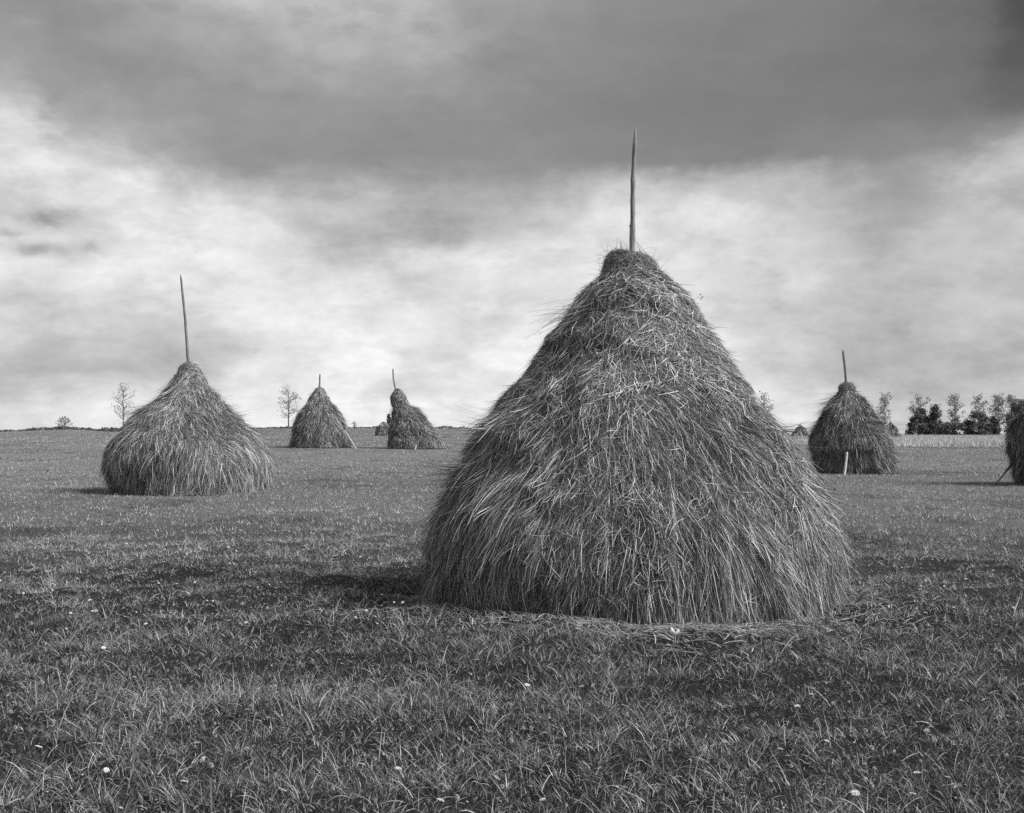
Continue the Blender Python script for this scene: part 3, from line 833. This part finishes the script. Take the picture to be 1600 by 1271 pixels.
grass(g, 170000, 4.2, 16.0, 1, 0.0042, 0.02, 0.06, 1.35, (0.2, 1.3))            # short moss and stubble between the tufts
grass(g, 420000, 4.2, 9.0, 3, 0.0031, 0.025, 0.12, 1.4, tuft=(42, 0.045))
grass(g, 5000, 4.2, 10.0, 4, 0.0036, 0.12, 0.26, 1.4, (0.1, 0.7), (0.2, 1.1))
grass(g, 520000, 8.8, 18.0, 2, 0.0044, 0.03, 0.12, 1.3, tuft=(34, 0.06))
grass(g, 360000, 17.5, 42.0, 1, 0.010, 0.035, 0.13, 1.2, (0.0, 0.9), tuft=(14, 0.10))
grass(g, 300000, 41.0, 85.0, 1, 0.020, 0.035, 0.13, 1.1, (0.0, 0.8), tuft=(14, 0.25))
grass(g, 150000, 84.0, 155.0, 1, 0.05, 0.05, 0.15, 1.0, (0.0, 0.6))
# longer grass the mower left against the foot of the big stack
n = 3800
a = rng.random(n) * 2 * np.pi
rad = 1.86 + 0.12 * rng.normal(size=n)
x, y = STACKS[0][0] + rad * np.cos(a), STACKS[0][1] + rad * np.sin(a)
Ln = (0.05 + 0.17 * rng.random(n) ** 2) * np.clip(0.8 + 0.8 * vnoise(3 * np.cos(a), 3 * np.sin(a), seed=78), 0.2, 1.6)
az_b = rng.random(n) * 2 * np.pi
t0 = 0.1 + 0.6 * rng.random(n)
P = np.zeros((n, 4, 3)); SD = np.zeros_like(P)
P[:, 0] = np.stack([x, y, ground(x, y)], -1)
for k_ in range(4):
    th = t0 + 0.9 * k_ / 3
    if k_ < 3:
        P[:, k_ + 1] = P[:, k_] + np.stack([np.cos(az_b) * np.sin(th), np.sin(az_b) * np.sin(th), np.cos(th)], -1) * (Ln / 3)[:, None]
    SD[:, k_] = np.stack([-np.sin(az_b), np.cos(az_b), 0 * az_b], -1)
ribbons(g, P, SD, np.full((n, 4), 0.0036) * np.array([1, 0.9, 0.7, 0.15]), np.clip(0.17 * np.exp(0.6 * rng.normal(size=n)), 0.03, 0.5))
# clover and plantain leaves low in the turf
n = 46000
x, y = scatter(n, 4.2, 13.0, 1.3)
k = fbm(x / 0.8, y / 0.8, seed=58) + 0.25 * rng.normal(size=len(x)) > 0.05
x, y = x[k], y[k]; n = len(x)
zl = ground(x, y) + 0.02 + 0.045 * rng.random(n)
c0 = np.stack([x, y, zl], -1)
az_l = rng.random(n) * 2 * np.pi
d_ = np.stack([np.cos(az_l), np.sin(az_l), 0.15 + 0.35 * rng.normal(size=n)], -1)
s_l = unit(np.cross(d_, np.stack([0.25 * rng.normal(size=n), 0.25 * rng.normal(size=n), np.ones(n)], -1)))
sz = (0.007 + 0.009 * rng.random(n) ** 2)[:, None]
V = np.stack([c0, c0 + d_ * sz * 0.9 + s_l * sz * 0.55, c0 + d_ * sz * 1.7, c0 + d_ * sz * 0.9 - s_l * sz * 0.55], 1)
g.add(V, np.arange(n * 4).reshape(-1, 4), None, np.repeat(np.clip(0.15 * np.exp(0.4 * rng.normal(size=n)), 0.04, 0.4), 4))
tag(obj('grass', g.mesh('grass', M_GRASS)), 'short tussocky meadow grass covering the field', 'grass', kind='stuff')

# pale standing grass in front of the far trees
n = 150000
y = 104 + 84 * rng.random(n)
x = 22 + 95 * rng.random(n)
k = (x < 0.62 * y) & keep_out(x, y) & (y > 104 + 2.5 * vnoise(x / 6, x * 0, seed=90))
x, y = x[k], y[k]; n = len(x)
g = Geo()
z = ground(x, y)
a = rng.random(n) * np.pi
hh = 0.30 + 0.35 * rng.random(n)
P0 = np.stack([x, y, z - 0.02], -1)
P1 = P0 + np.stack([0.16 * rng.normal(size=n), 0.16 * rng.normal(size=n), hh], -1)
sd = np.stack([np.cos(a), np.sin(a) * 0.4, 0 * a], -1)
blades_tri(g, P0, P1, sd, 0.06 * np.exp(0.3 * rng.normal(size=n)), np.clip(0.46 * np.exp(0.3 * rng.normal(size=n)), 0.25, 0.85))
tag(obj('tall_grass', g.mesh('tall_grass', M_GRASS)), 'band of pale uncut grass in front of the tree line on the right', 'grass', kind='stuff')

# loose hay lying on the turf around the big stack
n = 3800
a = rng.random(n) * 2 * np.pi
rad = 1.86 + np.abs(rng.normal(0, 0.30, n)) * (1 + 0.95 * vnoise(2.6 * np.cos(a), 2.6 * np.sin(a), seed=77)) + 0.6 * (rng.random(n) < 0.15) * rng.random(n)
x, y = STACKS[0][0] + rad * np.cos(a), STACKS[0][1] + rad * np.sin(a)
fr = rng.random(n) < 0.45                                   # raked-off straw, most of it in front
a = np.where(fr, -np.pi / 2 + 0.62 * rng.normal(size=n) - 0.12, a)
rad = np.where(fr, 1.80 + np.abs(rng.normal(0, 0.42, n)) * (1 + 0.9 * vnoise(5 * a, a * 0, seed=79)), rad)
x, y = STACKS[0][0] + rad * np.cos(a), STACKS[0][1] + rad * np.sin(a)
azm = a + np.pi / 2 + rng.normal(0, 0.9, n)
Ln = 0.08 + 0.3 * rng.random(n)
P = np.zeros((n, 5, 3)); SD = np.zeros_like(P)
cv = rng.normal(0, 0.5, n)
px_, py_ = x.copy(), y.copy()
arch = 0.015 + 0.03 * rng.random(n)
for s_ in range(5):
    f = s_ / 4
    P[:, s_] = np.stack([px_, py_, ground(px_, py_) + 0.03 + arch * np.sin(np.pi * (0.15 + 0.8 * f))], -1)
    aa = azm + cv * f
    SD[:, s_] = unit(np.stack([-np.sin(aa), np.cos(aa), rng.normal(0, 0.4, n)], -1))
    px_ = px_ + np.cos(aa) * Ln / 4; py_ = py_ + np.sin(aa) * Ln / 4
g = Geo()
ribbons(g, P, SD, np.full((n, 5), 0.0045), np.clip(np.where(fr, 0.32, 0.22) * np.exp(0.5 * rng.normal(size=n)), 0.05, 0.7))
tag(obj('loose_hay', g.mesh('loose_hay', M_HAY)), 'loose stalks of hay fallen round the foot of the big haystack', 'hay', kind='stuff')

# ------------------------------------------------------------------ trees and bushes
def tree(name, px, Yd, top_py, base_py, width_px, label, cat='tree', leaves=420, leaf=0.26, style='poplar', group=None, tone=0.07, seed=0, base_z=None):
    x = (px - 800) / F * Yd
    zg = float(ground(np.array([x]), np.array([Yd]))[0]) if base_z is None else base_z
    H = EYE + (HZ - top_py) / F * Yd - zg
    Wd = width_px / F * Yd
    rr = np.random.default_rng(seed + 500)
    e = empty(name, (x, Yd, zg), label, cat, group)
    gt, gl = Geo(), Geo()
    r0 = 0.035 * H ** 0.8 * 0.55 + 0.03
    tp = np.linspace(0, 1, 9)
    lean = rr.normal(0, 0.02, 2) * H
    TP = np.stack([lean[0] * tp ** 2 + 0.02 * np.sin(tp * 9 + seed) * H * 0.15, lean[1] * tp ** 2, -0.1 + tp * (H * (0.93 if style == 'poplar' else 0.8) + 0.1)], -1)
    tube(gt, TP, r0 * (1 - 0.85 * tp), 7, 0.12 if style != 'poplar' else 0.16)
    ends = []
    if style == 'poplar':
        leaves, leaf, Wd, tone = int(leaves * 2.6), leaf * 0.52, Wd * 1.2, tone * 1.25
    if style == 'poplar':                                     # upswept limbs, bare lower stem, thin scattered leaves
        nl = 26
        for q in range(nl):
            f = 0.26 + 0.66 * (q + rr.random()) / nl
            b = np.array([np.interp(f, tp, TP[:, i]) for i in range(3)])
            a = rr.random() * 2 * np.pi
            env = max(0.0, math.sin(min(1.0, (f - 0.15) / 0.85) * math.pi)) ** 0.6
            out = Wd * 0.55 * env * (0.45 + 0.6 * rr.random())
            up = H * (0.10 + 0.13 * rr.random())
            tip_ = b + np.array([math.cos(a) * out, math.sin(a) * out, min(up, H * 1.0 - b[2])])
            midp = b * 0.5 + tip_ * 0.5 + np.array([math.cos(a), math.sin(a), -0.4]) * out * 0.22
            tube(gt, np.stack([b, midp, tip_]), [r0 * 0.32, r0 * 0.2, r0 * 0.08], 5, 0.18)
            for s2 in np.linspace(0.3, 1.0, 5):
                ends.append(b * (1 - s2) ** 2 + 2 * midp * s2 * (1 - s2) + tip_ * s2 ** 2)
        ends.append(TP[-1]); ends.append(TP[-1] + [0, 0, 0.05 * H])
        ends = np.array(ends)
        keep = rr.random(len(ends)) < 0.6
        ends = ends[keep]
        k = rr.integers(0, len(ends), leaves)
        Lp = ends[k] + rr.normal(0, 1, (leaves, 3)) * np.array([0.06 * Wd + 0.1, 0.06 * Wd + 0.1, 0.022 * H])
    else:                                                    # dense bushes and low broad trees, foliage to the ground
        nb = 40
        leaves, leaf = int(leaves * 2.2), leaf * 0.62
        for q in range(nb):
            f = rr.random() ** 1.15
            if style == 'cone':
                env = (1 - f) ** 0.8 * 0.95 + 0.08
            else:
                env = math.sqrt(max(0.02, 1 - (f * 1.05 - 0.3) ** 2 / 0.62)) * 0.95
            a = rr.random() * 2 * np.pi
            rd = Wd * 0.5 * env * (0.35 + 0.75 * rr.random() ** 0.5)
            c = np.array([math.cos(a) * rd, math.sin(a) * rd, H * (0.05 + 0.88 * f)])
            ends.append(c)
            if q % 3 == 0:
                b = np.array([0, 0, max(0.1, c[2] * 0.6)])
                tube(gt, np.stack([b, (b + c) / 2 + [0, 0, -0.05 * H], c]), [r0 * 0.4, r0 * 0.25, r0 * 0.1], 5, 0.1)
        ends.append(np.array([0, 0, H * 0.95]))
        ends = np.array(ends)
        k = rr.integers(0, len(ends), leaves)
        Lp = ends[k] + rr.normal(0, 1, (leaves, 3)) * np.array([0.075 * Wd, 0.075 * Wd, 0.06 * H]) * (0.6 + 0.9 * rr.random(len(ends)))[k][:, None]
        Lp[:, 2] = np.clip(Lp[:, 2], 0.05, H * 1.03)
    n = len(Lp)
    d1 = unit(rr.normal(0, 1, (n, 3)) + np.array([0, 0, -0.3])); d2 = unit(np.cross(d1, rr.normal(0, 1, (n, 3))))
    s_ = leaf * (0.6 + 0.8 * rr.random(n))[:, None]
    V = np.stack([Lp - d1 * s_ * 0.6, Lp + d2 * s_ * 0.42, Lp + d1 * s_ * 0.6, Lp - d2 * s_ * 0.42], 1)
    q_ = np.arange(n)[:, None] * 4 + np.arange(4)[None, :]
    tone = tone * 2.7
    ct = tone * np.exp(0.3 * rr.normal(size=n)) * (0.6 + 0.8 * rr.random(len(ends))[k])
    gl.add(V, q_, None, np.repeat(ct, 4))
    obj('trunk', gt.mesh('trunk', M_BARK), e)
    obj('crown', gl.mesh('crown', M_LEAF, False), e)
    return e
TG = 'poplars along the far field edge'
tree('poplar_tree', 193, 152, 598, 670, 32, 'thin bare poplar rising behind the left shoulder of the broad bell-shaped haystack', leaves=330, leaf=0.24, seed=1, tone=0.13, group=TG)
tree('poplar_tree', 451, 150, 604, 668, 30, 'thin sparse poplar just left of the rounded cone haystack', leaves=360, leaf=0.24, seed=2, tone=0.13, group=TG)
tree('young_tree', 101, 150, 651, 668, 20, 'little ragged tree on the ridge at far left', leaves=260, leaf=0.2, seed=3, tone=0.09, style='round')
tree('sapling', 554, 140, 658, 669, 6, 'tiny sapling on the horizon between the two far haystacks', leaves=60, leaf=0.14, seed=4, tone=0.08)
tree('fir_tree', 608, 128, 648, 672, 14, 'small dark fir half hidden behind the head of the lopsided haystack', leaves=700, leaf=0.17, style='cone', seed=5, tone=0.05)
tree('poplar_tree', 1194, 185, 613, 683, 24, 'poplar whose top shows over the right slope of the big haystack', leaves=300, leaf=0.34, seed=6, tone=0.08, group=TG)
tree('poplar_tree', 1383, 192, 615, 682, 21, 'slim poplar standing alone between the right-hand haystack and the tree line', leaves=330, leaf=0.36, seed=7, tone=0.09, group=TG)
tree('poplar_tree', 1434, 194, 615, 682, 27, 'broad thin poplar at the left end of the tree line', leaves=400, leaf=0.36, seed=8, tone=0.09, group=TG)
tree('poplar_tree', 1492, 194, 616, 682, 20, 'narrow oval poplar in the middle of the tree line', leaves=420, leaf=0.36, seed=9, tone=0.09, group=TG)
tree('poplar_tree', 1529, 196, 616, 682, 22, 'poplar with a leaning tufted top behind the dark round bush', leaves=280, leaf=0.40, seed=10, tone=0.08, group=TG)
tree('poplar_tree', 1561, 194, 615, 682, 24, 'leafy poplar right of the dark round bush', leaves=520, leaf=0.36, seed=11, tone=0.08, group=TG)
tree('poplar_tree', 1580, 197, 616, 682, 16, 'last poplar at the right, beside the dark haystack at the picture edge', leaves=420, leaf=0.36, seed=12, tone=0.08, group=TG)
BG = 'dark bushes under the poplars'
tree('bush', 1437, 189, 640, 682, 36, 'wide dark bush at the left end of the tree line, under the broad thin poplar', 'bush', 2600, 0.33, 'round', BG, 0.05, 21)
tree('fir_tree', 1462, 188, 634, 682, 28, 'dark pointed fir beside the wide bush at the left end of the tree line', 'tree', 2400, 0.33, 'cone', BG, 0.045, 22)
tree('bush', 1494, 188, 655, 682, 40, 'low dark bush under the narrow oval poplar', 'bush', 1500, 0.33, 'round', BG, 0.055, 23)
tree('bush', 1528, 187, 645, 682, 36, 'big dark round bush in front of the poplar with the tufted top', 'bush', 2600, 0.33, 'round', BG, 0.042, 24)
tree('bush', 1552, 188, 652, 682, 22, 'small dark pointed bush right of the big round bush', 'bush', 1500, 0.33, 'cone', BG, 0.045, 25)
tree('bush', 1592, 190, 626, 682, 34, 'tall grey bush partly behind the dark haystack at the right edge', 'bush', 2400, 0.33, 'round', BG, 0.08, 26)
tree('bush', 1474, 191, 668, 682, 30, 'low scrub between the pointed fir and the low dark bush', 'bush', 700, 0.33, 'round', BG, 0.06, 27)

# far scrub along the left ridge: one ragged mass
g = Geo()
n = 9000
px_ = np.where(rng.random(n) < 0.75, -120 + 330 * rng.random(n), 390 + 360 * rng.random(n))
x = (px_ - 800) / F * 150
y = 149 + 6 * rng.random(n)
hgt = np.clip(0.22 + 0.42 * fbm(x / 2.2, x * 0, seed=95) + 0.25 * vnoise(x / 0.7, x * 0, seed=96), 0.06, 1.2) * np.where(px_ < 300, 0.85, 0.5)
Lp = np.stack([x, y, ground(x, y) + hgt * rng.random(n) ** 0.8], -1)
d1 = unit(rng.normal(0, 1, (n, 3))); d2 = unit(np.cross(d1, rng.normal(0, 1, (n, 3))))
s_ = 0.13 * (0.6 + 0.8 * rng.random(n))[:, None]
V = np.stack([Lp - d1 * s_, Lp + d2 * s_ * 0.8, Lp + d1 * s_, Lp - d2 * s_ * 0.8], 1)
g.add(V, np.arange(n * 4).reshape(-1, 4), None, np.repeat(0.14 * np.exp(0.3 * rng.normal(size=n)), 4))
tag(obj('scrub', g.mesh('scrub', M_LEAF, False)), 'low ragged scrub along the crest of the left ridge', 'scrub', kind='stuff')

# ------------------------------------------------------------------ flowers in the grass
def clover_mesh():
    g = Geo()
    n = 90
    i = np.arange(n) + 0.5
    ph = np.arccos(1 - 1.75 * i / n); th = np.pi * (1 + 5 ** 0.5) * i
    d = np.stack([np.cos(th) * np.sin(ph), np.sin(th) * np.sin(ph), np.cos(ph)], -1)
    t1 = unit(np.cross(d, [0.2, 0.1, 1.0])); 
    rr = 0.0095
    b = d * rr * 0.35; tp = d * rr
    up = tp + np.array([0, 0, 0.0015])
    V = np.stack([b - t1 * 0.0009, b + t1 * 0.0009, up + t1 * 0.0016, up - t1 * 0.0016], 1)
    g.add(V, np.arange(n * 4).reshape(-1, 4), None, np.repeat(np.where(ph > 0.9, 0.75, 0.5), 4))
    return g.mesh('clover_head', M_PETAL, False)
def umbel_mesh():
    g = Geo()
    rr = np.random.default_rng(5)
    n = 46
    rad = 0.019 * np.sqrt(rr.random(n)); a = rr.random(n) * 2 * np.pi
    for q in range(n):
        c = np.array([rad[q] * math.cos(a[q]), rad[q] * math.sin(a[q]), 0.004 - 9.0 * rad[q] ** 2 + 0.001 * rr.normal()])
        for p_ in range(4):
            b = p_ * np.pi / 2 + a[q]
            d = np.array([math.cos(b), math.sin(b), 0.5 + 0.3 * rr.normal()]); s2 = np.array([-math.sin(b), math.cos(b), 0])
            g.add([c, c + d * 0.0034 + s2 * 0.0030, c + d * 0.0066, c + d * 0.0034 - s2 * 0.0030], [[0, 1, 2, 3]], None, 0.85)
    for q in range(8):
        b = q * np.pi / 4
        tube(g, np.array([[0, 0, -0.018], [0.011 * math.cos(b), 0.011 * math.sin(b), 0.001]]), [0.0007, 0.0006], 4, 0.12)
    return g.mesh('umbel', M_PETAL, False)
def petal_flower_mesh():
    g = Geo()
    for q in range(5):
        b = q * 2 * np.pi / 5 + 0.2
        d = np.array([math.cos(b), math.sin(b), 0.0]); s2 = np.array([-math.sin(b), math.cos(b), 0]); z_ = np.array([0, 0, 1.0])
        R_ = 0.017
        rows = [(0.0, 0.15, 0.0), (0.35, 0.42, 0.12), (0.7, 0.5, 0.2), (0.92, 0.36, 0.18), (1.02, 0.1, 0.15)]
        V = []
        for f, w, h in rows:
            V += [d * R_ * f - s2 * R_ * w + z_ * R_ * (h + 0.08), d * R_ * f + z_ * R_ * h, d * R_ * f + s2 * R_ * w + z_ * R_ * (h + 0.08)]
        Q = []
        for k in range(4):
            for c_ in range(2):
                i = k * 3 + c_
                Q.append([i, i + 1, i + 4, i + 3])
        g.add(V, Q, None, 0.85)
    tube(g, np.array([[0, 0, 0.0], [0, 0, 0.004]]), [0.004, 0.003], 8, 0.45)
    return g.mesh('flower', M_PETAL)
def leaf_mesh():
    """a fallen pale leaf, curled over"""
    g = Geo()
    V, Q = [], []
    k = 8
    for i in range(k + 1):
        f = i / k
        w = 0.0075 * math.sin(math.pi * min(1, f * 0.94 + 0.05)) ** 0.7
        x_ = (f - 0.5) * 0.04; z_ = 0.007 * math.sin(math.pi * f)
        V += [(x_, -w, z_ - 0.003), (x_, 0, z_), (x_, w, z_ - 0.003)]
    for i in range(k):
        for c_ in range(2):
            a_ = i * 3 + c_
            Q.append([a_, a_ + 1, a_ + 4, a_ + 3])
    g.add(V, Q, None, 0.7)
    return g.mesh('pale_leaf', M_PETAL)
def stem_mesh(h, bend, r=0.0011):
    g = Geo()
    u = np.linspace(0, 1, 6)
    tube(g, np.stack([bend * (u - 1) ** 2, 0 * u, -h * (1 - u)], -1), np.full(6, r), 5, 0.11)
    return g.mesh('stem', M_GRASS)
CL, UM, PF, LFm = clover_mesh(), umbel_mesh(), petal_flower_mesh(), leaf_mesh()
STM = [stem_mesh(0.16, 0.03), stem_mesh(0.16, -0.05)]
def on_ground(px, py):
    h = 0.10
    for _ in range(4):
        Yd = (EYE - h) * F / (py - HZ)
        x = (px - 800) / F * Yd
        h = float(ground(np.array([x]), np.array([Yd]))[0]) + 0.12
    return x, Yd, h
def flower(head, name, part, px, py, label, cat, group=None, tilt=0.25, size=1.0, drop=0.0):
    x, Yd, h = on_ground(px, py)
    h += 0.01 - drop
    e = empty(name, (x, Yd, h), label, cat, group)
    e.rotation_euler = (rng.normal(0, tilt), rng.normal(0, tilt), rng.random() * 6.28)
    e.scale = (size, size, 1.0)
    hd = obj(part, head, e)
    hd.scale = (1, 1, size)
    obj('stem', STM[int(rng.integers(2))], e)
    return e
def bare(head, name, px, py, label, cat, group=None, size=1.0, tilt=0.4, drop=0.02):
    x, Yd, h = on_ground(px, py)
    o = obj(name, head, None, (x, Yd, h - drop))
    o.rotation_euler = (rng.normal(0, tilt), rng.normal(0, tilt), rng.random() * 6.28)
    o.scale = (size,) * 3
    return tag(o, label, cat, group)
flower(PF, 'meadow_flower', 'flower', 30, 1185, 'bright white open flower alone in the dark grass at the lower left corner', 'flower', tilt=0.35, size=0.8)
x_, y_, h_ = on_ground(1049, 986)
g = Geo()
for sg, ln in ((-1, 0.062), (1, 0.05)):                      # two lobes rising from one stalk
    V, Q = [], []
    for i_ in range(9):
        f_ = i_ / 8
        w_ = 0.016 * math.sin(math.pi * min(1, f_ * 0.9 + 0.07)) ** 0.8
        c_ = np.array([sg * ln * (0.5 * f_ - 0.1 * f_ * f_), -0.012 * math.sin(math.pi * f_), ln * f_])
        V += [c_ + [-w_, 0.003, -sg * w_ * 0.4], c_, c_ + [w_, 0.003, sg * w_ * 0.4]]
    for i_ in range(8):
        for q_ in range(2):
            a_ = i_ * 3 + q_
            Q.append([a_, a_ + 1, a_ + 4, a_ + 3])
    g.add(V, Q, None, 0.85)
tube(g, np.array([[0, 0, -0.06], [0, 0, 0.002]]), [0.0025, 0.002], 6, 0.5)
tag(obj('white_leaf', g.mesh('white_leaf', M_PETAL), None, (x_, y_ - 0.2, h_ + 0.0)), 'bright white leaf at the foot of the big haystack', 'leaf')
CLOV = [(130, 1129), (158, 1155), (24, 1140), (16, 1116), (225, 1106), (254, 1094), (262, 1051), (357, 1069), (335, 1134), (392, 1107), (663, 1089), (664, 1108), (672, 1144), (722, 1177), (799, 1161), (818, 1142), (830, 1141),
        (714, 1250), (785, 1233), (750, 1132), (1400, 1037), (1480, 1055), (1290, 1070), (1271, 1080), (1435, 1106), (1453, 1129), (1353, 1144), (1362, 1172), (1362, 1231), (1366, 1205), (1438, 1193), (1586, 1110), (1562, 1123),
        (1236, 1201), (1203, 1224), (1573, 1185), (1490, 1232), (1538, 963), (1340, 990), (120, 1034), (65, 1070), (298, 1009), (330, 1200), (1100, 1178), (980, 1120), (905, 1095), (540, 1080), (480, 1150), (430, 1215), (520, 1235), (586, 1190)]
UMB = [(162, 1015), (197, 1033), (210, 1061), (196, 1091), (308, 1165), (288, 1226), (166, 1207), (824, 1074), (908, 1077), (688, 1255), (848, 1254), (622, 1205), (997, 1213), (1268, 1088), (1246, 1107), (1220, 1175), (1433, 1212), (1480, 1219),
       (1337, 1245), (1426, 1245), (1575, 1122), (1448, 1145), (1455, 1140), (1502, 1100), (1292, 1160), (318, 1190), (387, 1113), (60, 1171), (434, 952), (150, 958), (165, 938), (1510, 905), (1446, 960)]
for (a, b) in CLOV:
    flower(CL, 'clover_flower', 'flower_head', a, b, 'small round pale clover head on a thin stem in the grass', 'flower', 'round pale clover heads in the grass', size=float(0.85 + 0.4 * rng.random()))
for (a, b) in UMB:
    flower(UM, 'yarrow_flower', 'flower_head', a, b, 'small flat white flower head seen from the side in the grass', 'flower', 'flat white flower heads in the grass', tilt=0.3, size=float(0.55 + 0.3 * rng.random()))
# further off only bright dots
n = 230
t = rng.random(n)
pyr = 790 + 190 * t ** 0.9
pxr = np.where(rng.random(n) < 0.7, rng.random(n) * 640, 1340 + 250 * rng.random(n))
for a, b in zip(pxr, pyr):
    x, Yd, h = on_ground(a, b)
    if not keep_out(np.array([x]), np.array([Yd]), 1.25)[0]:
        continue
    bare(UM, 'daisy_flower', float(a), float(b), 'tiny white flower dot in the turf of the middle distance', 'flower', 'tiny white flowers in the middle distance', size=float(0.38 + 0.3 * rng.random()), drop=-0.01)
